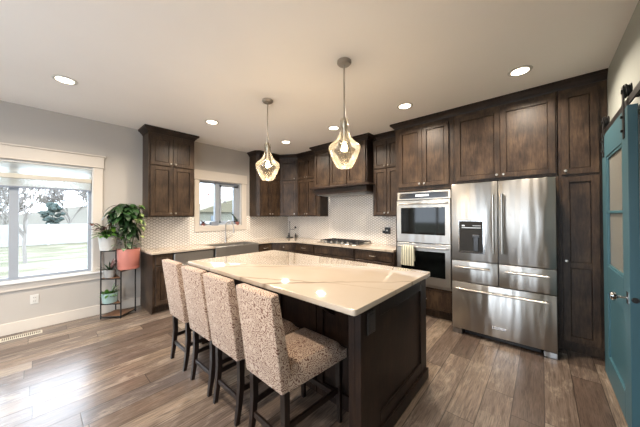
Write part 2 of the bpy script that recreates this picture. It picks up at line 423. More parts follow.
b = nb(); bx(b, 2.385, 2.42, YW+.045, YW+.10, 1.25, 2.0); bx(b, 2.69, 2.785, YW+.045, YW+.10, 1.25, 2.0); bx(b, 2.385, 2.785, YW+.045, YW+.10, 1.25, 1.285); bx(b, 2.385, 2.785, YW+.045, YW+.10, 1.965, 2.005)
struct('window_sash', b, 'vinyl', w2)
# casing
b = nb(); yc = YW-.02
bx(b, .52, .622, yc, YW, .61, 2.075, .002); bx(b, -1.722, -1.62, yc, YW, .61, 2.075, .002)
bx(b, -1.735, .635, yc-.006, YW, 2.075, 2.225, .003); bx(b, -1.75, .65, yc-.02, YW, 2.225, 2.245, .004); bx(b, -1.74, .64, yc-.012, YW, 2.068, 2.082, .003)
bx(b, -1.74, .64, yc, YW, .505, .592, .003)
struct('trim_2', b, 'trim_paint')
b = nb(); bx(b, -1.76, .655, yc-.035, YW+.05, .590, .612, .005); struct('trim_3', b, 'sill_white')
b = nb(); yc = YW-.024
bx(b, 1.885, 1.962, yc, YW, 1.10, 2.055, .002); bx(b, 2.833, 2.94, yc, YW, 1.10, 2.055, .002); bx(b, 1.87, 2.955, yc-.006, YW, 2.058, 2.235, .003)
bx(b, 1.962, 2.833, yc, YW, 1.10, 1.196, .002); struct('trim_4', b, 'trim_paint')
for n_, (nm, o, hs) in enumerate((('window_3', None, (-.1, 2.1, .1, 2.4)), ('window_4', None, (2.4, 4.5, .1, 2.4)))):
    b = nb(); y0, y1, z0, z1 = hs
    for p in ((y0, y0+.06, z0, z1), (y1-.06, y1, z0, z1), ((y0+y1)/2-.04, (y0+y1)/2+.04, z0, z1)): bx(b, XB-.09, XB-.03, p[0], p[1], p[2], p[3])
    bx(b, XB-.09, XB-.03, y0, y1, z0, z0+.06); bx(b, XB-.09, XB-.03, y0, y1, z1-.06, z1)
    bx(b, XB, XB+.02, y0-.1, y0, z0-.1, z1+.15); bx(b, XB, XB+.02, y1, y1+.1, z0-.1, z1+.15); bx(b, XB, XB+.02, y0, y1, z1, z1+.15)
    struct(nm, b, 'trim_paint')
b = nb(); bx(b, -4.0, -2.3, YW+.05, YW+.11, .3, .36); bx(b, -4.0, -2.3, YW+.05, YW+.11, 2.04, 2.1)
for p in (-4., -3.18, -2.36): bx(b, p, p+.06, YW+.05, YW+.11, .36, 2.04)
struct('window_5', b, 'vinyl')
b = nb(); bx(b, -4.1, -1.2, YR-.09, YR-.03, .25, .32); bx(b, -4.1, -1.2, YR-.09, YR-.03, 2.33, 2.4)
for p in (-4.1, -3.13, -2.17, -1.27): bx(b, p, p+.07, YR-.09, YR-.03, .32, 2.33)
struct('fill_window', b, 'vinyl')  # unseen window added so cool fill comes from behind the camera
# cellular shade in window 1
sh = thing('window_shade', 'white cellular window shade half raised in the big left window', 'window shade', (0, YW+.02, 1.735))
b = nb(); bx(b, -1.61, .51, -.02, .028, .300, .335, .004); obj('head_rail', b, 'plate_white', sh)
b = nb(); N = 3
pr_ = [(.0, .300)]
for i in range(N): pr_ += [(.012 if i % 2 else -.006, .300-(i+.5)*.125/N)]
pr_ += [(0, .170)]
outl = [(p[0]-.001, p[1]) for p in pr_]+[(p[0]+.001, p[1]) for p in pr_[::-1]]
prism(b, outl, -1.605, .505, axis='x'); obj('shade_panel', b, 'shade_fabric', sh)
b = nb(); bx(b, -1.605, .505, -.020, .020, .112, .168, .006); obj('middle_rail', b, 'register_cream', sh)
b = nb()
for i in range(8): bx(b, -1.60, .50, -.016, .016, .022+i*.0112, .030+i*.0112, .003)
obj('folded_cells', b, 'shade_fabric', sh)
b = nb(); bx(b, -1.605, .505, -.018, .018, .0, .020, .004); obj('bottom_rail', b, 'blue_grey', sh)

# ------------------------------------------------------------------ outdoors
G = -.45
b = nb(); bx(b, -60, 70, YW+.3, 90, G-.2, G); struct('lawn', b, 'lawn')
b = nb(); bx(b, -60, XB-.4, -40, YW+.3, G-.2, G); bx(b, XB-.4, 12, YW+.3, 9.5, G, G+.05); tag(obj('bounce_ground', b, 'bounce_concrete'), kind='structure')  # unseen pale ground added to bounce daylight up to the ceiling
fn = thing('garden_fence', 'white vinyl privacy fence beyond the lawn outside the window', 'fence', (0, 24, G))
b = nb(); bx(b, -12, 30, -.03, .03, .05, 1.36)
for i in range(0, 170): bx(b, -12+i*.25, -12+i*.25+.012, -.036, -.03, .1, 1.3)
obj('fence_panel', b, 'fence_white', fn)
for i in range(17):
    b = nb(); bx(b, -12+i*2.5-.06, -12+i*2.5+.06, -.05, .06, 0, 1.42, .01); obj('fence_post', b, 'fence_white', fn)
def bare_tree(x, y, h, label, seed, spread=.5, trunk=.09, thin=.016, group='bare trees outside'):
    rnd = random.Random(seed); b = nb()
    def br(p, d, L, r, lv):
        q = p+d*L; m = p+d*L*.5+Vector((rnd.uniform(-1, 1), rnd.uniform(-1, 1), 0))*L*.05
        r = max(r, thin); tube(b, [p, m, q], [r, r*.85, r*.7], 5 if lv < 2 else 3)
        if lv >= 5: return
        for k in range(3 if lv else 5):
            a = rnd.uniform(0, 2*PI); s = rnd.uniform(.35, .8)*spread*2
            nd = (d+Vector((math.cos(a)*s, math.sin(a)*s, rnd.uniform(-.1, .4)))).normalized()
            br(p+d*L*rnd.uniform(.6, 1.), nd, L*rnd.uniform(.6, .82), r*.62, lv+1)
    br(Vector((0, 0, 0)), Vector((0, 0, 1)), h*.30, trunk, 0)
    o = obj('bare_tree', b, 'bark', loc=(x, y, G)); tag(o, label, 'tree', group)
bare_tree(-.30, 15.3, 4.6, 'bare pale tree standing on the lawn in front of the white fence', 3, .5, .065)
bare_tree(2.9, 27, 7.5, 'bare wide tree behind the white fence at right of the big window', 5, .6, .09, .03)
bare_tree(-2.6, 21, 6, 'bare tree seen in the leftmost pane of the big window', 8, .5, .08, .02)
for i, (tx, ty) in enumerate(((-1.6, 30), (1.9, 31), (4.3, 28))):
    bare_tree(tx, ty, 5.0+.7*(i % 3), 'bare tree in the hazy row behind the white fence', 20+i, .6, .07, .032, 'bare trees behind the fence')

b = nb(); rnd = random.Random(2)
tube(b, [(0, 0, 0), (0, 0, 1.9)], [.07, .03], 6)
for i in range(70):
    a = rnd.uniform(0, 2*PI); z = rnd.uniform(1.3, 2.75); r = .62*math.sin(PI*(z-1.1)/1.8)*rnd.uniform(.3, 1)
    lathe(b, [(0, -.12), (.16, -.03), (.12, .09), (0, .16)], 6, (math.cos(a)*r, math.sin(a)*r, z))
tag(obj('evergreen_tree', b, 'conifer', loc=(.74, 26, G)), 'small dark evergreen tree behind the white fence', 'tree')
b = nb(); n = 40; top = []
for i in range(n+1):
    x = -60+i*4.5; top.append((x, 2.4+1.1*math.sin(i*.5)+.6*math.sin(i*1.3+1)))
prism(b, [(-60, -1)]+top+[(120, -1)], 85, 95, axis='y'); tag(obj('distant_hills', b, 'hill', loc=(0, 0, 0)), kind='structure')
hs = thing('neighbour_house', 'pale neighbouring house with low roof seen through the sink window', 'house', (19, 34, G))
b = nb(); bx(b, -5, 7, 0, 8, 0, 2.4); obj('house_wall', b, 'siding', hs)
b = nb(); prism(b, [(-5.5, 2.4), (1, 4.6), (7.5, 2.4)], -.5, 8.5, axis='y'); obj('house_roof', b, 'roof', hs)
for x in (-3.2, .5, 4):
    b = nb(); bx(b, x, x+1.3, -.04, .02, .9, 1.9); obj('house_window', b, 'dark_window', hs)

# ------------------------------------------------------------------ cabinet builders
def shaker(bm, w, h, t=.022, rail=.055, mid=None):
    rw = min(rail, w*.28); rh = min(rail, h*.28)
    e = .0015
    bx(bm, 0, rw, -t, 0, 0, h, e); bx(bm, w-rw, w, -t, 0, 0, h, e)
    bx(bm, rw-.001, w-rw+.001, -t, 0, 0, rh, e); bx(bm, rw-.001, w-rw+.001, -t, 0, h-rh, h, e)
    pk = rw+.005; qk = rh+.005
    for z0, z1 in ([(qk, h-qk)] if mid is None else [(qk, mid-rh/2-.005), (mid+rh/2+.005, h-qk)]): bx(bm, pk, w-pk, -t+min(.011, t*.5), .0, z0, z1, .002)
    if mid is not None: bx(bm, rw-.001, w-rw+.001, -t, 0, mid-rh/2, mid+rh/2, e)
    return bm
def knob(parent, x, z, t=.02):
    b = nb(); lathe(b, [(0, 0), (.006, 0), (.005, -.012), (.013, -.020), (.0145, -.026), (.010, -.031), (0, -.032)], 14, (x, -t, z), 'y')
    return obj('knob', b, 'nickel', parent, True)
def pull(parent, x, z, w=.10, t=.02):
    b = nb(); tube(b, [(x-w/2, -t, z), (x-w/2, -t-.022, z), (x-w/2+.01, -t-.028, z), (x+w/2-.01, -t-.028, z), (x+w/2, -t-.022, z), (x+w/2, -t, z)], .005, 8)
    return obj('pull', b, 'nickel', parent, True)
def door(root, x, z, w, h, knobpos=None, mid=None, mat='cabinet_wood'):
    b = nb(); shaker(b, w, h, mid=mid); d = obj('door', b, mat, root, loc=(x, 0, z))
    if knobpos: knob(d, *knobpos)
    return d
def drawer(root, x, z, w, h, hw='knob', mat='cabinet_wood'):
    b = nb(); bx(b, 0, w, -.02, 0, 0, h, .003)
    if h > .1: bx(b, .03, w-.03, -.022, -.019, .03, h-.03, .001)
    d = obj('drawer', b, mat, root, loc=(x, 0, z))
    if hw == 'knob': knob(d, w/2, h/2, .022)
    if hw == 'pull': pull(d, w/2, h/2, .1, .022)
    return d
RNG = -PI/2   # cabinets on the far wall: local x runs towards -Y, local y into the wall

# left upper cabinet
UB, UT, SP = 1.372, 2.66, 2.165
def upper(label, loc, rot, w, depth, doors, chamfer=None, knobs=True):
    """doors: list of (x, w, knob side)"""
    r = thing('upper_cabinet', label, 'cabinet', loc, rot, None)
    b = nb(); h = UT-UB
    if chamfer == 'l': prism(b, [(0, .05), (.05, 0), (w, 0), (w, depth), (0, depth)], 0, h)
    elif chamfer == 'r': prism(b, [(0, 0), (w-.05, 0), (w, .05), (w, depth), (0, depth)], 0, h)
    else: bx(b, 0, w, 0, depth, 0, h)
    obj('body', b, 'cabinet_wood', r)
    for x, dw, k in doors:
        kx = dw-.03 if k == 'r' else .03
        door(r, x, .022, dw, SP-UB-.032, (kx, .035)); door(r, x, SP-UB+.006, dw, 2.605-SP, (kx, .035))
    return r
upper('tall stacked dark wood upper cabinet left of the sink window', (1.10, 4.40, UB), 0, .662, .309, [(.025, .302, 'r'), (.333, .302, 'l')])
upper('stacked dark wood upper cabinet right of the sink window', (3.03, 4.40, UB), 0, .57, .309, [(.065, .245, 'r'), (.316, .245, 'l')], 'l')
# diagonal corner upper
ang = math.atan2(4.04-4.40, 3.81-3.602); L = math.hypot(.208, .36)
r = thing('corner_upper_cabinet', 'single door stacked upper cabinet set across the kitchen corner', 'cabinet', (3.602, 4.40, UB), ang)
b = nb(); ca, sa = math.cos(-ang), math.sin(-ang)
def loc_(p): x, y = p[0]-3.602, p[1]-4.40; return (x*ca-y*sa, x*sa+y*ca)
prism(b, [loc_(p) for p in ((3.602, 4.40), (3.81, 4.04), (4.119, 4.04), (4.119, 4.709), (3.602, 4.709))], 0, UT-UB); obj('body', b, 'cabinet_wood', r)
door(r, .03, .022, L-.06, SP-UB-.032, (L-.09, .035)); door(r, .03, SP-UB+.006, L-.06, 2.605-SP, (L-.09, .035))
upper('stacked dark wood upper cabinet between the corner and the range hood', (3.81, 4.038, UB), RNG, .628, .309, [(.025, .265, 'r'), (.295, .265, 'l')], 'r')
upper('stacked dark wood upper cabinet between the range hood and the wall ovens', (3.81, 2.160, UB), RNG, .525, .309, [(.02, .238, 'r'), (.264, .238, 'l')])

# range hood
rh = thing('range_hood', 'wood clad range hood with panelled front above the cooktop', 'range hood', (3.64, 3.365, 1.78), RNG)
hw = 1.19
b = nb(); bx(b, 0, hw, 0, .479, .13, .88); obj('hood_body', b, 'shaded_cabinet_wood', rh)
for i in range(3):
    b = nb(); shaker(b, .372, .70, .024, .05); obj('front_panel', b, 'cabinet_wood', rh, loc=(.020+i*.389, 0, .165))
b = nb(); sweep(b, [(0, .165), (0, 0), (hw, 0), (hw, .165)][::1], [(0, .165), (.022, .165), (.07, .135), (.07, .118), (0, .118)]); obj('mantel_moulding', b, 'shaded_cabinet_wood', rh)
b = nb(); bx(b, 0, hw, -.02, .479, .012, .125, .003); obj('hood_skirt', b, 'shaded_cabinet_wood', rh)
b = nb(); bx(b, .06, hw-.06, .02, .45, 0, .014, .002); bx(b, .12, hw-.12, .08, .40, -.012, .002, .002); obj('vent_insert', b, 'stainless_dark', rh)

# oven tower
OX = 3.55
ov = thing('oven_cabinet', 'tall dark wood cabinet housing the double wall oven', 'cabinet', (OX, 1.632, 0), RNG)
ow = .786
b = nb()
bx(b, 0, .030, 0, .569, 0, UT); bx(b, ow-.030, ow, 0, .569, 0, UT); bx(b, .03, ow-.03, 0, .569, 1.735, UT); bx(b, .03, ow-.03, 0, .569, .10, .405); bx(b, .03, ow-.03, .06, .569, 0, .10)
bx(b, .03, ow-.03, .54, .569, .405, 1.735); obj('body', b, 'cabinet_wood', ov)
door(ov, .055, 1.79, .336, .82, (.306, .035)); door(ov, .396, 1.79, .336, .82, (.03, .035))
drawer(ov, .03, .125, ow-.06, .255, 'pull')
# fridge surround
fs = thing('fridge_top_cabinet', 'dark wood cabinet bridging over the refrigerator', 'cabinet', (OX, .844, 0), RNG)
b = nb(); bx(b, 0, .965, 0, .569, 1.785, UT); bx(b, .945, .972, .0, .569, 0, 1.785); obj('body', b, 'cabinet_wood', fs)
door(fs, .024, 1.815, .462, .80, (.432, .035)); door(fs, .490, 1.815, .462, .80, (.03, .035))
pn = thing('pantry_cabinet', 'tall narrow dark wood pantry cabinet right of the refrigerator', 'cabinet', (OX, -.130, 0), RNG)
b = nb(); bx(b, 0, .338, 0, .569, .10, UT); bx(b, 0, .338, .06, .569, 0, .10); obj('body', b, 'cabinet_wood', pn)
door(pn, .022, 1.79, .258, .825, (.028, .035)); door(pn, .022, .125, .258, 1.64, (.028, .80), mid=.76)

# crown mouldings (outer side to the right of travel)
CP = [(-.02, 2.655), (.010, 2.655), (.013, 2.672), (.022, 2.676), (.030, 2.690), (.050, 2.708), (.060, 2.712), (.060, 2.739), (-.02, 2.739)]
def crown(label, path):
    b = nb(); sweep(b, path, CP); tag(obj('crown_moulding', b, 'shaded_cabinet_wood'), label, 'moulding')
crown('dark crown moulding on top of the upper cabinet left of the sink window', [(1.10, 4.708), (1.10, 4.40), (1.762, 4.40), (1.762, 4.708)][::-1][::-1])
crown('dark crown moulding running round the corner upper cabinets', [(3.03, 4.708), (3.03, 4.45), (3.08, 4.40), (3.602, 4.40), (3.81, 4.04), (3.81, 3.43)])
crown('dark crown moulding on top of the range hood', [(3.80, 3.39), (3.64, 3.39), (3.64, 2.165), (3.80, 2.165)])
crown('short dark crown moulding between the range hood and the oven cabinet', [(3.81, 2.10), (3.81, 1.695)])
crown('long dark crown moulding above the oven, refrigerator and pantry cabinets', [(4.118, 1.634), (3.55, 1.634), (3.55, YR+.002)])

# ------------------------------------------------------------------ base cabinets
BT = .843
def base(label, loc, rot, w, depth=.605, parts=(), toe=True, name='base_cabinet', mat='cabinet_wood', top=BT):
    r = thing(name, label, 'cabinet', loc, rot)
    b = nb(); bx(b, 0, w, 0, depth, .10, top); bx(b, 0, w, .07, depth, 0, .10); obj('body', b, mat, r)
    for p in parts:
        if p[0] == 'door': door(r, *p[1:])
        else: drawer(r, *p[1:])
    return r
r = base('dark wood base cabinet at the left end of the sink counter', (1.078, 4.10, 0), 0, .262, parts=[('drawer', .035, .69, .205, .13), ('door', .035, .125, .205, .545, (.175, .50))])
b = nb(); bx(b, -.004, .0, .02, .60, 0, .10); bx(b, -.002, 0, .0, .07, 0, .1); obj('side_panel', b, 'cabinet_wood', r)
# dishwasher
dwt = thing('dishwasher', 'stainless steel dishwasher left of the apron sink', 'dishwasher', (1.345, 4.095, 0))
b = nb(); bx(b, 0, .60, .02, .60, .1, .828); bx(b, .02, .58, .07, .6, 0, .1); obj('tub', b, 'black_plastic', dwt)
b = nb(); bx(b, .004, .596, -.02, .02, .115, .828, .004); obj('door', b, 'stainless_soft', dwt)
b = nb(); bx(b, .004, .596, -.0, .02, .829, .836); obj('control_strip', b, 'black_plastic', dwt)
b = nb(); tube(b, [(.06, -.02, .66), (.06, -.055, .66), (.54, -.055, .66), (.54, -.02, .66)], .009); obj('handle', b, 'stainless', dwt, True)
base('dark wood sink base cabinet under the apron sink', (1.948, 4.10, 0), 0, .862, top=.64, parts=[('door', .01, .125, .415, .50, (.385, .46)), ('door', .435, .125, .415, .50, (.03, .46))])
base('dark wood base cabinet right of the apron sink', (2.812, 4.10, 0), 0, .338, parts=[('drawer', .02, .69, .30, .13, 'pull'), ('door', .02, .125, .30, .545, (.03, .50))])
ang = math.atan2(-.34, .34); L = math.hypot(.34, .34)
r = thing('corner_base_cabinet', 'dark wood corner base cabinet with a slanted front', 'cabinet', (3.152, 4.10, 0), ang)
ca, sa = math.cos(-ang), math.sin(-ang)
def loc2(p): x, y = p[0]-3.152, p[1]-4.10; return (x*ca-y*sa, x*sa+y*ca)
b = nb(); prism(b, [loc2(p) for p in ((3.152, 4.10), (3.49, 3.762), (4.10, 3.762), (4.10, 4.70), (3.152, 4.70))], .1, BT)
prism(b, [loc2(p) for p in ((3.20, 4.17), (3.56, 3.80), (4.10, 3.80), (4.10, 4.70), (3.20, 4.70))], 0, .1); obj('body', b, 'cabinet_wood', r)
drawer(r, .03, .69, L-.06, .13); door(r, .03, .125, L-.06, .545, (.04, .50))
base('dark wood drawer cabinet between the corner and the cooktop', (3.49, 3.760, 0), RNG, .525, parts=[('drawer', .02, .69, .485, .13, 'pull'), ('door', .02, .125, .485, .545, (.45, .50))])
base('wide dark wood base cabinet under the cooktop', (3.49, 3.233, 0), RNG, .912, parts=[('drawer', .02, .69, .872, .13, None), ('drawer', .02, .41, .872, .26, 'pull'), ('drawer', .02, .125, .872, .27, 'pull')])
base('dark wood drawer cabinet between the cooktop and the wall ovens', (3.49, 2.319, 0), RNG, .683, parts=[('drawer', .02, .69, .643, .13, 'pull'), ('drawer', .02, .41, .643, .26, 'pull'), ('drawer', .02, .125, .643, .27, 'pull')])

# perimeter worktop
CT0, CT1 = .845, .875
b = nb()
bx(b, 1.055, 1.962, 4.065, YW-.011, CT0, CT1, .003)
bx(b, 1.962, 2.808, 4.545, YW-.011, CT0, CT1)
prism(b, [(2.808, 4.065), (3.12, 4.065), (3.45, 3.735), (3.45, 1.636), (4.109, 1.636), (4.109, 4.699), (2.808, 4.699)], CT0, CT1)
tag(obj('worktop', b, 'quartz'), 'L-shaped light quartz worktop along the sink and cooktop walls', 'worktop')
# apron sink
sk = thing('apron_sink', 'stainless steel double bowl apron sink under the window', 'sink', (1.965, 4.05, .648))
b = nb(); sw, sd = .84, .49
bx(b, 0, sw, 0, .025, 0, .222, .006, 2)
for p in ((0, .02, .02, sd), (sw-.02, sw, .02, sd), (.41, .43, .02, sd)): bx(b, p[0], p[1], p[2], p[3], .01, .218 if p[0] != .41 else .15)
bx(b, 0, sw, sd-.02, sd, .01, .218); bx(b, .01, sw-.01, .02, sd-.01, .0, .02); obj('basin', b, 'stainless_soft', sk)
for x in (.21, .63):
    b = nb(); lathe(b, [(0, .021), (.04, .021), (.045, .026), (.02, .024), (0, .023)], 16, (x, .25, 0)); obj('drain', b, 'chrome', sk, True)
fc = thing('kitchen_faucet', 'brushed nickel gooseneck faucet behind the sink', 'faucet', (2.44, 4.62, CT1))
b = nb(); lathe(b, [(0, 0), (.028, 0), (.028, .008), (.019, .014), (.018, .10), (.014, .11), (0, .11)], 18); obj('base', b, 'nickel', fc, True)
b = nb(); pts = [(0, 0, .1), (0, 0, .30)]
for i in range(1, 13):
    a = PI-i*PI*1.02/12; pts.append((.055+.062*math.cos(a)*1, -.10-.105*math.cos(a)*1, .32+.10*math.sin(a)))
pts = [(0, 0, .1), (0, 0, .30)]+[(.035*(1-math.cos(i*PI/12)), -.085*(1-math.cos(i*PI/12)), .30+.105*math.sin(i*PI/12)) for i in range(1, 13)]+[(.072, -.172, .27)]
tube(b, pts, .0115, 10); obj('spout', b, 'nickel', fc, True)
b = nb(); tube(b, [(.072, -.172, .275), (.073, -.174, .19)], [.015, .017], 12); obj('spray_head', b, 'nickel', fc, True)
b = nb(); tube(b, [(.018, 0, .07), (.05, -.005, .075), (.13, -.03, .13)], [.009, .007, .005], 8); obj('lever', b, 'nickel', fc, True)
# cooktop
ck = thing('cooktop', 'black and stainless gas cooktop with cast iron grates', 'cooktop', (3.56, 3.235, CT1), RNG)
b = nb(); bx(b, 0, .905, 0, .50, 0, .012, .004); obj('tray', b, 'stainless', ck)
for gi in range(3):
    b = nb(); gx0 = .02+gi*.292; gx1 = gx0+.28
    for p in ((gx0, gx1, .085, .097), (gx0, gx1, .475, .487), (gx0, gx1, .28, .290)): bx(b, p[0], p[1], p[2], p[3], .035, .050, .002)
    for k in range(5): x = gx0+k*(gx1-gx0-.010)/4; bx(b, x, x+.010, .085, .487, .035, .050, .002)
    for x in (gx0, gx1-.012):
        for y in (.085, .475): bx(b, x, x+.012, y, y+.012, .012, .036)
    obj('grate', b, 'iron_grate', ck)
for x, y in ((.16, .18), (.16, .39), (.45, .29), (.745, .18), (.745, .39)):
    b = nb(); lathe(b, [(0, .012), (.05, .012), (.048, .022), (.03, .024), (.03, .03), (0, .032)], 18, (x, y, 0)); obj('burner', b, 'iron_grate', ck, True)
for i in range(5):
    b = nb(); lathe(b, [(0, .012), (.021, .012), (.019, .038), (.016, .042), (0, .042)], 14, (.20+i*.125, .042, 0)); obj('knob', b, 'nickel', ck, True)

# ------------------------------------------------------------------ double wall oven
do = thing('double_wall_oven', 'stainless steel double wall oven with dark glass doors', 'oven', (OX, 1.600, .408), RNG)
W_ = .722
b = nb(); bx(b, .004, W_-.004, 0, .50, .0, 1.30); obj('housing', b, 'black_plastic', do)
b = nb(); bx(b, 0, W_, -.022, 0, 1.195, 1.312, .004); cpn = obj('control_panel', b, 'stainless', do)
b = nb(); bx(b, .03, W_-.03, -.024, -.021, 1.215, 1.290, .001); obj('display', b, 'oven_black', cpn)
b = nb(); bx(b, .27, .45, -.0248, -.0235, 1.24, 1.268); obj('clock', b, 'oven_clock', cpn)
def oven_door(z0, z1):
    h = z1-z0
    b = nb(); bx(b, 0, W_, -.042, 0, 0, h, .004); d = obj('door', b, 'stainless', do, loc=(0, 0, z0))
    b = nb(); bx(b, .065, W_-.065, -.045, -.041, .115, h-.10, .001); obj('door_glass', b, 'oven_glass', d)
    b = nb(); tube(b, [(.035, -.04, h-.048), (.035, -.085, h-.048), (.05, -.09, h-.048), (W_-.05, -.09, h-.048), (W_-.035, -.085, h-.048), (W_-.035, -.04, h-.048)], .0105, 10); obj('handle', b, 'stainless', d, True)
oven_door(.598, 1.185); oven_door(.035, .588)
b = nb(); bx(b, 0, W_, -.015, 0, 0, .03, .003); obj('lower_trim', b, 'stainless', do)
# towel over the lower handle: handle axis x=OX-.09, z=.408+.588-.048
tz = .408+.588-.048
b = nb(); ny = 22; v = []
prof = [(-.019, -.26), (-.020, -.15), (-.019, -.05), (-.0165, 0.), (-.009, .0135), (0, .0165), (.009, .0135), (.0165, 0.), (.018, -.06), (.017, -.16), (.018, -.20)]
for s_ in (0, 1):
    g = []
    for (dx, dz) in prof:
        row = []
        for j in range(ny+1):
            y = (j/ny-.5)*.185; w_ = .0045*math.sin(j*1.15)*min(1, max(0, -dz)/.10)
            k = 1+.14*s_ if True else 1
            row.append(b.verts.new((dx*k*(1.0)+(w_ if dx < 0 else -w_*.3)-(.0025*s_ if dx < 0 else -.0025*s_), y*(1-.10*max(0, .12+dz)/.12 if dz > -.12 else 1), dz+(.002*s_ if dz > 0 else 0))))
        g.append(row)
    v.append(g)
for s_ in (0, 1):
    g = v[s_]
    for i in range(len(prof)-1):
        for j in range(ny):
            f = (g[i][j], g[i][j+1], g[i+1][j+1], g[i+1][j]); b.faces.new(f if s_ else f[::-1])
tag(obj('dish_towel', b, 'towel_stripes', smooth=True, loc=(OX-.090, 1.415, tz)), 'striped cream and grey dish towel hanging on the lower oven handle', 'towel')

# ------------------------------------------------------------------ refrigerator
FX = 3.29
fr = thing('refrigerator', 'large stainless steel french door refrigerator with drawers', 'refrigerator', (FX, .812, 0), RNG)
FWd = .912
b = nb(); bx(b, .006, FWd-.006, .075, .78, .04, 1.745, .004); obj('case', b, 'stainless_dark', fr)
def rdoor(name, x0, x1, z0, z1):
    b = nb(); bx(b, 0, x1-x0, 0, .07, 0, z1-z0, .006, 2); return obj(name, b, 'stainless', fr, True, loc=(x0, 0, z0))
dl = rdoor('door', 0, .4535, .862, 1.752); dr = rdoor('door', .4585, FWd, .862, 1.752)
d1 = rdoor('drawer', 0, .4535, .612, .856); d2 = rdoor('drawer', .4585, FWd, .612, .856); d3 = rdoor('drawer', 0, FWd, .062, .606)
def vh(par, x, z0, z1):
    b = nb(); tube(b, [(x, 0, z0+.02), (x, -.055, z0+.02)], .009); tube(b, [(x, 0, z1-.02), (x, -.055, z1-.02)], .009); tube(b, [(x, -.058, z0), (x, -.058, z1)], .0135, 14)
    obj('handle', b, 'nickel', par, True)
vh(dl, .418, .115, .745); vh(dr, .036, .115, .745)
def hh(par, x0, x1, z):
    b = nb(); tube(b, [(x0+.02, 0, z), (x0+.02, -.05, z)], .008); tube(b, [(x1-.02, 0, z), (x1-.02, -.05, z)], .008); tube(b, [(x0, -.053, z), (x1, -.053, z)], .0115, 12)
    obj('handle', b, 'nickel', par, True)
hh(d1, .05, .385, .175); hh(d2, .055, .40, .175); hh(d3, .05, .85, .475)
dp = obj('dispenser', bx(nb(), .073, .337, -.004, .004, .085, .462, .003), 'chrome', dl)
b = nb(); bx(b, .081, .316, -.006, -.002, .094, .453); obj('dispenser_recess', b, 'dark_slot', dp)
dpa = obj('dispenser_arm', bx(bx(nb(), .225, .275, -.014, -.005, .115, .27, .004), .215, .285, -.018, -.005, .265, .30, .004), 'gunmetal', dl)
obj('drip_tray', bx(nb(), .10, .31, -.028, -.005, .098, .112, .003), 'black_metal', dl)
obj('dispenser_controls', bx(bx(bx(nb(), .11, .30, -.009, -.005, .375, .382), .11, .14, -.009, -.005, .395, .41), .22, .30, -.009, -.005, .40, .405), 'nickel', dl)
bdg = obj('badge', bx(nb(), .395, .515, -.004, .001, .092, .118, .0015), 'badge_metal', d3)
fcu = bpy.data.curves.new('badge_lettering', 'FONT'); fcu.body = 'KitchenAid'; fcu.size = .023; fcu.extrude = .0004; fcu.align_x = 'CENTER'
_t = bpy.data.objects.new('lettering_source', fcu); me_ = bpy.data.meshes.new_from_object(_t); bpy.data.objects.remove(_t)
fo = bpy.data.objects.new('badge_lettering', me_); COL.objects.link(fo); fo.parent = bdg; fo.rotation_euler = (PI/2, 0, 0); fo.location = (.455, -.0045, .098); me_.materials.clear(); me_.materials.append(M['black_plastic'])
b = nb(); bx(b, .12, FWd-.12, .05, .09, .012, .055); obj('kick_grille', b, 'black_plastic', fr)
for x in (0, FWd-.10):
    b = nb(); bx(b, x, x+.10, .012, .10, 0, .055, .004); obj('foot', b, 'stainless_dark', fr)

# ------------------------------------------------------------------ island
IX0, IX1, IY0, IY1, IZ = 1.08, 2.25, .72, 2.875, .898
il = thing('kitchen_island', 'dark wood kitchen island base with panelled end', 'island', (0, 0, 0))
BX0, BX1, BY0, BY1 = 1.46, 2.205, .78, 2.82
b = nb(); bx(b, BX0, BX1, BY0, BY1, 0, IZ-.034); obj('body', b, 'island_wood', il)
b = nb(); e0, e1 = 1.185, 2.215; yq = .752
# end panel with recessed field
bx(b, e0, e1, yq+.012, yq+.04, 0, IZ-.034)
bx(b, e0, 1.40, yq, yq+.014, 0, IZ-.034, .002); bx(b, 2.09, e1, yq, yq+.014, 0, IZ-.034, .002); bx(b, 1.40, 2.09, yq, yq+.014, 0, .17, .002); bx(b, 1.40, 2.09, yq, yq+.014, .765, IZ-.034, .002)
obj('end_panel', b, 'island_wood', il)
b = nb(); bx(b, e0-.012, e1+.012, yq-.014, yq+.002, 0, .085, .003); obj('base_moulding', b, 'island_wood', il)
b = nb(); bx(b, e0, e0+.085, yq+.04, yq+.085, 0, IZ-.034, .003); obj('corner_post', b, 'island_wood', il)
b = nb(); bx(b, e0, BX0, IY1-.125, IY1-.055, 0, IZ-.034, .003); obj('end_panel', b, 'island_wood', il)
for i in range(4):
    b = nb(); w_ = (BY1-BY0-.06)/4
    y0 = BY0+.05+i*w_
    for p in ((y0, y0+.06, .02, IZ-.05), (y0+w_-.07, y0+w_-.01, .02, IZ-.05), (y0+.06, y0+w_-.07, .02, .12), (y0+.06, y0+w_-.07, IZ-.15, IZ-.05)): bx(b, BX0-.018, BX0, p[0], p[1], p[2], p[3], .002)
    obj('side_panel', b, 'island_wood', il)
for y in (1.15, 1.95, 2.65):
    b = nb(); prism(b, [(BX0, IZ-.035), (e0+.03, IZ-.035), (e0+.03, IZ-.06), (BX0-.05, IZ-.22), (BX0, IZ-.25)], y, y+.045, axis='y', bev=.002); obj('corbel', b, 'island_wood', il)
b = nb(); bx(b, 1.245, 1.335, yq-.008, yq, .70, .83, .003); bx(b, 1.258, 1.322, yq-.011, yq-.007, .715, .815, .002); obj('outlet_box', b, 'black_plastic', il)
b = nb(); cr = .02
poly = []
for cx, cy, a0 in ((IX0+cr, IY0+cr, PI), (IX1-cr, IY0+cr, 1.5*PI), (IX1-cr, IY1-cr, 0), (IX0+cr, IY1-cr, .5*PI)):
    for k in range(5): a = a0+k*PI/8; poly.append((cx+cr*math.cos(a), cy+cr*math.sin(a)))
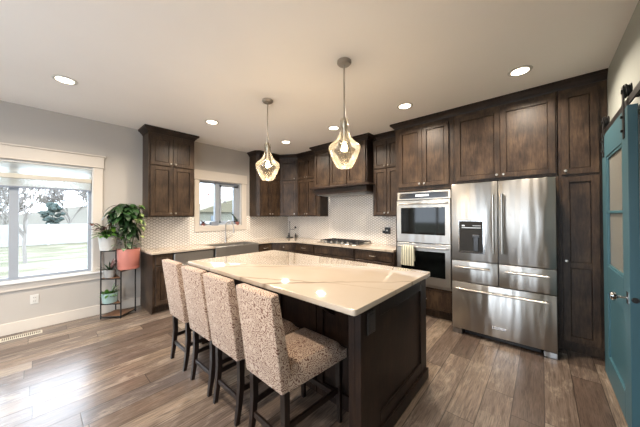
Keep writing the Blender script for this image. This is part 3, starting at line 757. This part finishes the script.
prism(b, poly, IZ-.033, IZ, bev=.004)
tag(obj('island_worktop', b, 'quartz', smooth=True), 'light veined quartz slab on top of the island', 'worktop')

# ------------------------------------------------------------------ counter stools (local: +x towards the island, origin under rear legs middle)
def make_stool(label):
    r = thing('counter_stool', label, 'stool', (0, 0, 0), 0, 'upholstered counter stools along the island')
    hw_ = .177
    b = nb(); hexa(b, [(0, -hw_, .425), (.085, -hw_, .425), (.085, hw_, .425), (0, hw_, .425)], [(-.075, -hw_, .967), (-.018, -hw_+.004, .972), (-.018, hw_-.004, .972), (-.075, hw_, .967)], .010)
    obj('backrest', b, 'scroll_fabric', r, True)
    b = nb(); nx, ny2 = 12, 10; x0, x1 = .05, .53; top = []; bot = []
    for i in range(nx+1):
        u = i/nx; x = x0+(x1-x0)*u; ta = []; ba = []
        hwx = hw_+.030*u
        for j in range(ny2+1):
            w_ = j/ny2*2-1; ex = 1-max(0, u-.86)/.14; ex = math.sqrt(max(0, 1-(1-ex)**2)); ey = math.sqrt(max(0, 1-max(0, abs(w_)-.86)**2/.14**2))
            yy = w_*hwx
            z = .485+.045*ex*ey+.020*(1-w_*w_)*math.sin(PI*min(1, u*.9+.1))
            ta.append(b.verts.new((x, yy, z))); ba.append(b.verts.new((x, yy, .425)))
        top.append(ta); bot.append(ba)
    for i in range(nx):
        for j in range(ny2):
            b.faces.new((top[i][j], top[i+1][j], top[i+1][j+1], top[i][j+1])); b.faces.new((bot[i][j], bot[i][j+1], bot[i+1][j+1], bot[i+1][j]))
        b.faces.new((top[i][0], bot[i][0], bot[i+1][0], top[i+1][0])); b.faces.new((top[i][ny2], top[i+1][ny2], bot[i+1][ny2], bot[i][ny2]))
    for j in range(ny2):
        b.faces.new((top[0][j], top[0][j+1], bot[0][j+1], bot[0][j])); b.faces.new((top[nx][j], bot[nx][j], bot[nx][j+1], top[nx][j+1]))
    obj('seat', b, 'scroll_fabric', r, True)
    def leg(pts, sizes):
        b = nb(); rings = []
        for (x, y, z), s in zip(pts, sizes): rings.append([b.verts.new((x+dx*s, y+dy*s, z)) for dx, dy in ((-1, -1), (1, -1), (1, 1), (-1, 1))])
        for A, B in zip(rings, rings[1:]):
            for k in range(4): b.faces.new((A[k], A[(k+1) % 4], B[(k+1) % 4], B[k]))
        b.faces.new(rings[0]); b.faces.new(rings[-1]); bmesh.ops.recalc_face_normals(b, faces=b.faces[:])
        obj('leg', b, 'espresso', r)
    for s in (-1, 1):
        leg([(.012, s*.150, 0), (.030, s*.151, .12), (.042, s*.152, .26), (.040, s*.152, .43)], [.013, .016, .018, .019])
        leg([(.492, s*.174, 0), (.488, s*.174, .43)], [.013, .019])
    for s in (-1, 1):
        b = nb(); hexa(b, [(.04, s*.151-.008, .20), (.485, s*.173-.008, .20), (.485, s*.173+.008, .20), (.04, s*.151+.008, .20)], [(.04, s*.151-.008, .232), (.485, s*.173-.008, .232), (.485, s*.173+.008, .232), (.04, s*.151+.008, .232)]); obj('stretcher', b, 'espresso', r)
    b = nb(); bx(b, .026, .044, -.145, .145, .135, .168, .002); obj('stretcher', b, 'espresso', r)
    b = nb(); bx(b, .480, .500, -.165, .165, .15, .185, .002); obj('footrest', b, 'espresso', r)
    b = nb(); bx(b, .05, .455, -.150, .150, .405, .426); obj('seat_frame', b, 'espresso', r)
    return r
st = make_stool('patterned counter stool nearest the camera at the island corner')
st.location = (.868, 1.216, 0); st.rotation_euler = (0, 0, math.radians(-1))
dup(st, (.872, 1.678, 0), 0, 'second patterned counter stool from the camera along the island')
dup(st, (.872, 2.083, 0), math.radians(1), 'third patterned counter stool from the camera along the island')
dup(st, (.872, 2.566, 0), math.radians(1), 'patterned counter stool farthest from the camera, before the base cabinet')

# ------------------------------------------------------------------ pendants
def make_pendant(label):
    r = thing('pendant_light', label, 'pendant light', (0, 0, H), 0, 'glass pendants over the island')
    b = nb(); lathe(b, [(0, 0), (.062, 0), (.062, -.018), (.050, -.030), (.010, -.034), (0, -.034)], 28); obj('canopy', b, 'nickel', r, True)
    b = nb(); tube(b, [(0, 0, -.03), (0, 0, -.56)], .0075, 8); obj('rod', b, 'nickel', r, True)
    b = nb(); lathe(b, [(0, -0.496), (.012, -0.496), (.016, -0.526), (.024, -0.536), (.024, -0.576), (.014, -0.596), (.014, -0.714), (0, -0.714)], 18); obj('socket', b, 'nickel', r, True)
    pf = [(.036, -0.511), (.036, -0.576), (.040, -0.621), (.055, -0.666), (.085, -0.704), (.122, -0.734), (.136, -0.751), (.139, -0.769), (.133, -0.796), (.112, -0.848), (.086, -0.901), (.070, -0.926), (.058, -0.938)]
    b = nb(); lathe(b, pf, 36); obj('glass_shade', b, 'seeded_glass', r, True)
    b = nb(); lathe(b, [(0, -0.711), (.010, -0.713), (.013, -0.726), (.026, -0.751), (.028, -0.766), (.021, -0.788), (0, -0.796)], 18); bl = obj('bulb', b, 'bulb_glow', r, True)
    ld = bpy.data.lights.new('bulb_light', 'POINT'); ld.energy = PEND_W; ld.color = (1, .76, .48); ld.shadow_soft_size = .035
    lo = bpy.data.objects.new('bulb_light', ld); COL.objects.link(lo); lo.parent = r; lo.location = (0, 0, -.86)
    return r
p = make_pendant('glass bell pendant light over the near end of the island'); p.location = (1.785, 1.292, H)
dup(p, (1.785, 2.395, H), 0, 'glass bell pendant light over the far end of the island')

# ------------------------------------------------------------------ recessed lights
def make_can(label):
    r = thing('recessed_light', label, 'ceiling light', (0, 0, H), 0, 'recessed ceiling lights')
    b = nb(); lathe(b, [(.068, -.001), (.068, -.006), (.092, -.004), (.095, -.0005), (.068, -.0005)], 32); obj('trim_ring', b, 'plate_white', r, True)
    b = nb(); lathe(b, [(0, -.003), (.067, -.003), (.067, -.0005), (0, -.0005)], 28); obj('lens', b, 'lamp_disc', r)
    ld = bpy.data.lights.new('lamp', 'AREA'); ld.shape = 'DISK'; ld.size = .13; ld.energy = CAN_W; ld.color = (1, .86, .70); ld.spread = math.radians(150)
    lo = bpy.data.objects.new('lamp', ld); COL.objects.link(lo); lo.parent = r; lo.location = (0, 0, -.008)
    return r
c0 = make_can('recessed ceiling light nearest the big left window'); c0.location = (.178, 3.533, H)
for x, y, l in ((1.665, 3.548, 'recessed ceiling light right of the left upper cabinet'), (3.02, 3.506, 'recessed ceiling light in front of the corner cabinets'),
                (3.03, 2.396, 'recessed ceiling light in front of the range hood'), (3.015, 1.26, 'recessed ceiling light in front of the oven cabinet'), (3.01, .144, 'recessed ceiling light in front of the refrigerator')):
    dup(c0, (x, y, H), 0, l)
for x, y in ((.2, 1.3), (-1.3, 3.5), (-1.3, 1.3), (-3.0, 3.5), (-3.0, 1.3)): dup(c0, (x, y, H), 0, 'added recessed fill light out of view around the camera')  # unseen lamps added for fill, copied from the visible ceiling lights

# ------------------------------------------------------------------ barn door
YD = -.402
bd = thing('barn_door', 'teal sliding barn door with textured glass panel', 'door', (2.43, YD, .02))
DWd, DH, T = .885, 2.045, .042   # local x to the far side
b = nb(); s = .165
bx(b, 0, s, -T, 0, 0, DH, .002); bx(b, DWd-.17, DWd, -T, 0, 0, DH, .002); bx(b, s, DWd-.17, -T, 0, 0, .19, .002); bx(b, s, DWd-.17, -T, 0, DH-.20, DH, .002)
bx(b, s, DWd-.17, -T, 0, .72, .94, .002); bx(b, s, DWd-.17, -T+.012, -.014, .19, .72)
obj('frame', b, 'teal_paint', bd)
b = nb(); bx(b, s, DWd-.17, -T+.016, -.018, .94, DH-.20); obj('glass_panel', b, 'frosted_glass', bd)
b = nb(); bx(b, s, DWd-.17, -.016, -.004, 1.375, 1.395, .002)
for q in ((s, s+.012), (DWd-.182, DWd-.17)): bx(b, q[0], q[1], -.016, -.006, .94, DH-.2)
bx(b, s, DWd-.17, -.016, -.006, .94, .955); bx(b, s, DWd-.17, -.016, -.006, DH-.215, DH-.2); obj('glazing_bar', b, 'teal_edge', bd)
b = nb(); bx(b, .03, .07, 0, .004, .80, .875, .001); kp = obj('knob_plate', b, 'chrome', bd)
b = nb(); tube(b, [(.05, .003, .837), (.05, .045, .837)], .008, 12); lathe(b, [(0, .04), (.012, .042), (.026, .052), (.028, .064), (.02, .075), (0, .078)], 20, (.05, 0, .837), 'y'); obj('door_knob', b, 'chrome', kp, True)
b = nb(); lathe(b, [(0, -.010), (.014, -.009), (.017, 0), (0, .001)], 16, (0, -.021, .837), 'x'); obj('edge_pull', b, 'black_metal', bd, True)
for x in (.085, DWd-.085):
    b = nb(); bx(b, x-.020, x+.020, .0, .006, DH-.19, DH+.15, .001); h = obj('hanger_strap', b, 'black_metal', bd)
    for z in (DH-.05, DH-.14): lathe(bm := nb(), [(0, .006), (.010, .006), (.009, .016), (0, .018)], 6, (x, 0, z), 'y') and obj('bolt', bm, 'black_metal', h)
    b = nb(); lathe(b, [(0, -.004), (.02, -.004), (.045, -.004), (.045, -.010), (.036, -.014), (.036, -.020), (.045, -.024), (.045, -.03), (0, -.03)], 24, (x, 0, DH+.115), 'y'); lathe(b, [(0, .014), (.014, .012), (.014, -.002), (0, -.002)], 10, (x, 0, DH+.115), 'y'); obj('wheel', b, 'black_metal', h, True)
rl = thing('barn_door_rail', 'black flat steel rail carrying the teal barn door', 'rail', (0, YR, 2.085))
b = nb(); bx(b, 1.2, 3.46, .046, .054, 0, .05, .001); obj('bar', b, 'black_metal', rl)
for x in (1.4, 1.9, 2.4, 2.9, 3.38):
    b = nb(); tube(b, [(x, 0, .02), (x, .046, .02)], .012, 10); obj('standoff', b, 'black_metal', rl)

# ------------------------------------------------------------------ plant stand
PA, PB, PC, PD = (.575, 4.463), (.761, 4.294), (.96, 4.468), (.763, 4.640)
ps = thing('plant_stand', 'tiered black metal plant stand with wooden shelves under the window', 'plant stand', (.76, 4.46, 0))
def lp(p): return (p[0]-.76, p[1]-4.46)
for q, h in ((PA, .92), (PB, .64), (PD, .92), (PC, .64)):
    x, y = lp(q); b = nb(); bx(b, x-.007, x+.007, y-.007, y+.007, 0, h); obj('post', b, 'black_metal', ps)
def shelf(pts, z, t=.014):
    b = nb(); prism(b, [lp(p) for p in pts], z-t, z); sf = obj('shelf', b, 'shelf_wood', ps)
    b = nb(); n = len(pts)
    for i in range(n):
        a, c = lp(pts[i]), lp(pts[(i+1) % n]); tube(b, [(*a, z-t/2), (*c, z-t/2)], .0085, 4)
    obj('shelf_rim', b, 'black_metal', sf)
shelf((PA, PB, PC, PD), .035); shelf((PA, (.705, 4.375), PD), .92); shelf((PA, PB, PD), .545); shelf((PA, PB, PD), .205); shelf((PB, PC, PD), .64)
def leaf(bm, base, d, L, w, droop=.3, fold=.15):
    d = d.normalized(); side = d.cross(Vector((0, 0, 1)))
    side = side.normalized() if side.length > .1 else Vector((1, 0, 0)); up = side.cross(d)
    prev = None; N = 5
    for i in range(N+1):
        u = i/N; c = base+d*L*u-Vector((0, 0, 1))*droop*L*u*u
        ww = w*math.sin(PI*min(1, .08+u*.92))**.8*.5 if i < N else .0008
        row = [bm.verts.new(c-side*ww+up*fold*ww), bm.verts.new(c), bm.verts.new(c+side*ww+up*fold*ww)]
        if prev:
            for k in range(2): bm.faces.new((prev[k], prev[k+1], row[k+1], row[k]))
        prev = row
def pot(parent, prof, mat, soilr, soilz, rim=None):
    b = nb(); lathe(b, prof, 28); p = obj('pot', b, mat, parent, True)
    b = nb(); lathe(b, [(0, soilz), (soilr, soilz), (soilr, soilz-.01), (0, soilz-.01)], 20); obj('soil', b, 'soil', p)
    return p
def foliage(parent, groups, stems=None, xl=.21, yl=.235):
    for name, mat, leaves in groups:
        b = nb()
        for L in leaves:
            tip = L[0]+L[1].normalized()*L[2]
            if max(tip.y, L[0].y)+L[3]*.4 < yl and max(tip.x, L[0].x)+L[3]*.4 < xl: leaf(b, *L)
        obj(name, b, mat, parent, True)
    if stems:
        b = nb()
        for s in stems: tube(b, s, .004, 5)
        obj('stem', b, 'stem_green', parent, True)
R = random.Random(11)
def rv(a, el): return Vector((math.cos(a)*math.cos(el), math.sin(a)*math.cos(el), math.sin(el)))
# white pot plant
pp = thing('potted_plant', 'red and green leafy plant in a white pot on the top shelf', 'plant', (.648, 4.470, .92), 0, 'potted plants on the stand')
pot(pp, [(0, 0), (.080, 0), (.086, .006), (.104, .175), (.106, .19), (.099, .19), (.097, .17), (0, .165)], 'pot_white', .097, .172)
g = []; rd = []; lm = []; stm = []
for i in range(60):
    a = R.uniform(0, 2*PI); s0 = Vector((math.cos(a)*.06, math.sin(a)*.06, .19+R.uniform(0, .04))); g.append((s0, rv(a, R.uniform(-.1, .7)), R.uniform(.10, .17), R.uniform(.03, .05), .35))
for i in range(18):
    a = R.uniform(PI*.75, PI*1.6); tip = Vector((math.cos(a)*R.uniform(.06, .17), math.sin(a)*R.uniform(.03, .12), R.uniform(.27, .37))); stm.append([(0, 0, .17), tip*.6+Vector((0, 0, .10)), tip])
    for k in range(2): rd.append((tip, rv(a+R.uniform(-1.6, 1.6), R.uniform(-.3, .4)), R.uniform(.05, .085), .045, .2))
for i in range(16):
    a = R.uniform(-.9, .6); tip = Vector((math.cos(a)*.06+.0, math.sin(a)*.05, R.uniform(.25, .42))); stm.append([(0, 0, .17), tip])
    lm.append((tip, rv(R.uniform(0, 6.28), R.uniform(-.3, .7)), R.uniform(.08, .12), .065, .3))
foliage(pp, [('foliage', 'leaf_mid', g), ('red_foliage', 'leaf_red', rd), ('lime_foliage', 'leaf_lime', lm)], stm)
# big plant in pink pot
pp = thing('potted_plant', 'tall bushy dark green plant in a pink pot with saucer', 'plant', (.872, 4.430, .64), 0, 'potted plants on the stand')
pot(pp, [(0, .022), (.120, .022), (.127, .032), (.134, .262), (.136, .285), (.127, .285), (.124, .262), (0, .255)], 'pot_pink', .124, .262)
b = nb(); lathe(b, [(0, 0), (.116, 0), (.126, .006), (.131, .036), (.125, .036), (.11, .022), (0, .022)], 28); obj('saucer', b, 'pot_pink', pp, True)
dk = []; vg = []; md = []; stm = []
for i in range(11):
    a = i*2*PI/11; tip = Vector((math.cos(a)*R.uniform(.05, .16), math.sin(a)*R.uniform(.04, .12), R.uniform(.70, .86))); stm.append([(math.cos(a)*.03, math.sin(a)*.03, .25), (tip.x*.55, tip.y*.55, .52), tip])
for i in range(190):
    a = R.uniform(0, 2*PI); rr = R.uniform(.0, .15); z = R.uniform(.74, .93)-rr*.3
    dk.append((Vector((math.cos(a)*rr*1.15-.02, math.sin(a)*rr, z)), rv(a+R.uniform(-.5, .5), R.uniform(-.5, .25)), R.uniform(.09, .14), R.uniform(.07, .095), R.uniform(.3, .8)))
for i in range(40):
    a = R.uniform(0, 2*PI); rr = R.uniform(.0, .08); z = R.uniform(.50, .78)
    dk.append((Vector((math.cos(a)*rr, math.sin(a)*rr, z)), rv(a+R.uniform(-.5, .5), R.uniform(-.9, .1)), R.uniform(.08, .12), R.uniform(.05, .08), .6))
for i in range(52):
    a = R.uniform(-1.2, .5); rr = R.uniform(.10, .19); z = R.uniform(.45, .92)
    vg.append((Vector((math.cos(a)*rr, math.sin(a)*rr, z)), rv(a+R.uniform(-.6, .6), R.uniform(-.7, .3)), R.uniform(.07, .11), R.uniform(.045, .065), .5))
for i in range(95):
    a = R.uniform(0, 2*PI); rr = R.uniform(.02, .16); z = R.uniform(.29, .66)
    md.append((Vector((math.cos(a)*rr-.02, math.sin(a)*rr, z)), rv(a+R.uniform(-.6, .6), R.uniform(-.3, .8)), R.uniform(.06, .10), R.uniform(.03, .05), .4))
foliage(pp, [('foliage', 'leaf_dark', dk), ('variegated_foliage', 'leaf_varieg', vg), ('lower_foliage', 'leaf_silver', md)], stm)
# grey pot
pp = thing('potted_plant', 'spiky succulent in a grey pot on the middle shelf', 'plant', (.668, 4.465, .545), 0, 'potted plants on the stand')
pot(pp, [(0, 0), (.05, 0), (.055, .004), (.072, .10), (.074, .112), (.067, .112), (.065, .10), (0, .095)], 'pot_grey', .065, .10)
a1 = []; a2 = []
for i in range(26):
    a = R.uniform(0, 2*PI); a1.append((Vector((math.cos(a)*.015, math.sin(a)*.015, .10)), rv(a, R.uniform(.15, 1.0)), R.uniform(.12, .19), .018, .25))
for i in range(7):
    a = R.uniform(-1, 1); a2.append((Vector((0, 0, .10)), rv(a, R.uniform(.7, 1.2)), R.uniform(.13, .20), .028, .1))
foliage(pp, [('foliage', 'leaf_dark', a1), ('pink_foliage', 'leaf_red', a2)])
pp = thing('potted_plant', 'low green plant in a pale mint bowl on the bottom shelf', 'plant', (.668, 4.455, .205), 0, 'potted plants on the stand')
pot(pp, [(0, 0), (.070, 0), (.078, .006), (.090, .10), (.092, .138), (.086, .138), (.084, .12), (0, .12)], 'pot_mint', .084, .125)
a1 = []; a2 = []
for i in range(60):
    a = R.uniform(0, 2*PI); a1.append((Vector((math.cos(a)*.035, math.sin(a)*.035, .11)), rv(a, R.uniform(.1, 1.2)), R.uniform(.07, .12), .028, .3))
for i in range(8):
    a = R.uniform(-.8, .8); a2.append((Vector((.02, 0, .12)), rv(a, R.uniform(.8, 1.3)), R.uniform(.12, .17), .024, .15))
foliage(pp, [('foliage', 'leaf_mid', a1), ('silver_foliage', 'leaf_silver', a2)])

# ------------------------------------------------------------------ small things
o = thing('wall_outlet', 'white wall outlet below the big left window', 'outlet', (-.016, YW, .366))
b = nb(); bx(b, -.036, .036, -.006, 0, -.058, .058, .003, 2); obj('cover_plate', b, 'plate_white', o)
for z in (-.02, .02):
    b = nb(); bx(b, -.017, .017, -.009, -.005, z-.013, z+.013, .004); s_ = obj('socket', b, 'plate_white', o)
    b = nb(); bx(b, -.008, -.005, -.0098, -.0088, z-.006, z+.006); bx(b, .005, .008, -.0098, -.0088, z-.006, z+.006); obj('slot', b, 'dark_slot', s_)
o = thing('floor_register', 'cream metal floor vent beside the left baseboard', 'vent', (-.115, 4.53, 0))
b = nb(); bx(b, -.165, .165, -.06, .06, 0, .006, .003); obj('frame', b, 'register_cream', o)
b = nb()
for i in range(20): bx(b, -.14+i*.0148, -.14+i*.0148+.007, -.038, .038, .0055, .0072)
obj('louvres', b, 'dark_slot', o)
o = thing('wall_outlet', 'black outlet with a black charger plugged in, right of the cooktop', 'outlet', (XW-.010, 2.045, 1.115), RNG)
b = nb(); bx(b, -.055, .055, -.006, 0, -.055, .060, .003); obj('cover_plate', b, 'black_plastic', o)
b = nb(); bx(b, -.02, .055, -.055, -.006, -.035, .05, .006); bx(b, -.085, -.03, -.04, -.006, -.045, .0, .006); obj('charger', b, 'black_plastic', o)
b = nb(); bx(b, .0, .03, -.0575, -.054, -.005, .022, .001); obj('indicator', b, 'nickel', o)
# corner stand on the worktop
o = thing('wire_stand', 'small dark wire stand with tray in the worktop corner', 'stand', (3.93, 4.43, CT1))
b = nb(); lathe(b, [(0, 0), (.075, 0), (.085, .012), (.08, .014), (.07, .006), (0, .006)], 24); obj('tray', b, 'black_metal', o, True)
b = nb(); tube(b, [(0, 0, .005), (0, 0, .36)], .006); tube(b, [(0, 0, .2), (.05, -.09, .19), (.08, -.13, .24), (.06, -.11, .27)], .005); obj('stem', b, 'black_metal', o, True)
b = nb(); lathe(b, [(0, 0), (.02, .004), (.024, .02), (.012, .035), (0, .036)], 14, (.07, -.12, .22)); obj('finial', b, 'black_metal', o, True); b = nb(); lathe(b, [(0, 0), (.014, .006), (.012, .02), (0, .024)], 12, (0, 0, .355)); obj('finial', b, 'black_metal', o, True)
for nm, mt, x, y, hgt, rr, lb in (('soap_bottle', 'black_plastic', 3.83, 4.35, .12, .024, 'small dark bottle beside the wire stand'), ('pepper_mill', 'espresso', 4.03, 4.34, .10, .022, 'small dark wooden mill on the corner worktop')):
    b = nb(); lathe(b, [(0, 0), (rr, 0), (rr, hgt*.6), (rr*.45, hgt*.75), (rr*.4, hgt*.85), (rr*.6, hgt*.9), (rr*.5, hgt), (0, hgt)], 16)
    tag(obj(nm, b, mt, smooth=True, loc=(x, y, CT1)), lb, 'bottle' if 'soap' in nm else 'mill')
# sill things
zs = 1.20
o = thing('potted_plant', 'small pinkish plant in a red pot at the left of the sink windowsill', 'plant', (2.055, 4.735, zs))
pot(o, [(0, 0), (.026, 0), (.036, .05), (.032, .05), (.03, .045), (0, .045)], 'pot_red', .03, .046)
foliage(o, [('foliage', 'leaf_red', [(Vector((0, 0, .045)), rv(R.uniform(0, 6.28), R.uniform(.2, 1.3)), R.uniform(.06, .10), .03, .2) for _ in range(22)])])
o = thing('sill_box', 'small blue grey planter box on the sink windowsill', 'box', (2.27, 4.735, zs))
b = nb(); hexa(b, [(-.07, -.025, 0), (.07, -.025, 0), (.07, .025, 0), (-.07, .025, 0)], [(-.08, -.03, .075), (.08, -.03, .075), (.08, .03, .075), (-.08, .03, .075)], .004); obj('box_body', b, 'blue_grey', o)
b = nb(); bx(b, -.07, .07, -.022, .022, .07, .078); obj('box_fill', b, 'soil', o)
o = thing('potted_plant', 'small leaning plant in a red pot at the right of the sink windowsill', 'plant', (2.75, 4.73, zs))
pot(o, [(0, 0), (.030, 0), (.042, .07), (.038, .07), (.036, .06), (0, .06)], 'pot_red', .036, .062)
foliage(o, [('foliage', 'leaf_dark', [(Vector((-.03*k, 0, .09+.035*k)), rv(R.uniform(2, 4.2), R.uniform(-.1, .9)), R.uniform(.06, .09), .035, .2) for k in range(5) for _ in range(3)])], [[(0, 0, .06), (-.05, 0, .14), (-.13, 0, .25)]])
o = thing('sun_catcher', 'small red suncatcher on the left pane of the sink window', 'ornament', (2.165, YW+.066, 1.80))
b = nb(); lathe(b, [(0, -.003), (.022, -.003), (.022, .003), (0, .003)], 18, (0, 0, 0), 'y'); obj('disc', b, 'pot_red', o)
o = thing('sun_catcher', 'small dark bird suncatcher on the right pane of the sink window', 'ornament', (2.505, YW+.066, 1.66))
b = nb(); prism(b, [(-.045, .0), (-.01, .012), (.0, .045), (.02, .012), (.05, .018), (.03, -.004), (.0, -.018), (-.03, -.012)], -.003, .003, axis='y'); obj('bird', b, 'blue_grey', o)

# sky portals so that daylight through the openings samples cleanly
def portal(loc, rot, sx, sy):
    ld = bpy.data.lights.new('window_portal', 'AREA'); ld.shape = 'RECTANGLE'; ld.size = sx; ld.size_y = sy; ld.cycles.is_portal = True
    o = bpy.data.objects.new('window_portal', ld); COL.objects.link(o); o.location = loc; o.rotation_euler = rot
portal((-.55, YW+.16, 1.34), (-PI/2, 0, 0), 2.14, 1.47); portal((2.4, YW+.16, 1.63), (-PI/2, 0, 0), .87, .86); portal((-3.15, YW+.16, 1.2), (-PI/2, 0, 0), 1.7, 1.8)
portal((XB-.14, 1.0, 1.25), (0, -PI/2, 0), 2.3, 2.2); portal((XB-.14, 3.45, 1.25), (0, -PI/2, 0), 2.3, 2.1); portal((-2.65, YR-.13, 1.32), (PI/2, 0, 0), 2.9, 2.15)
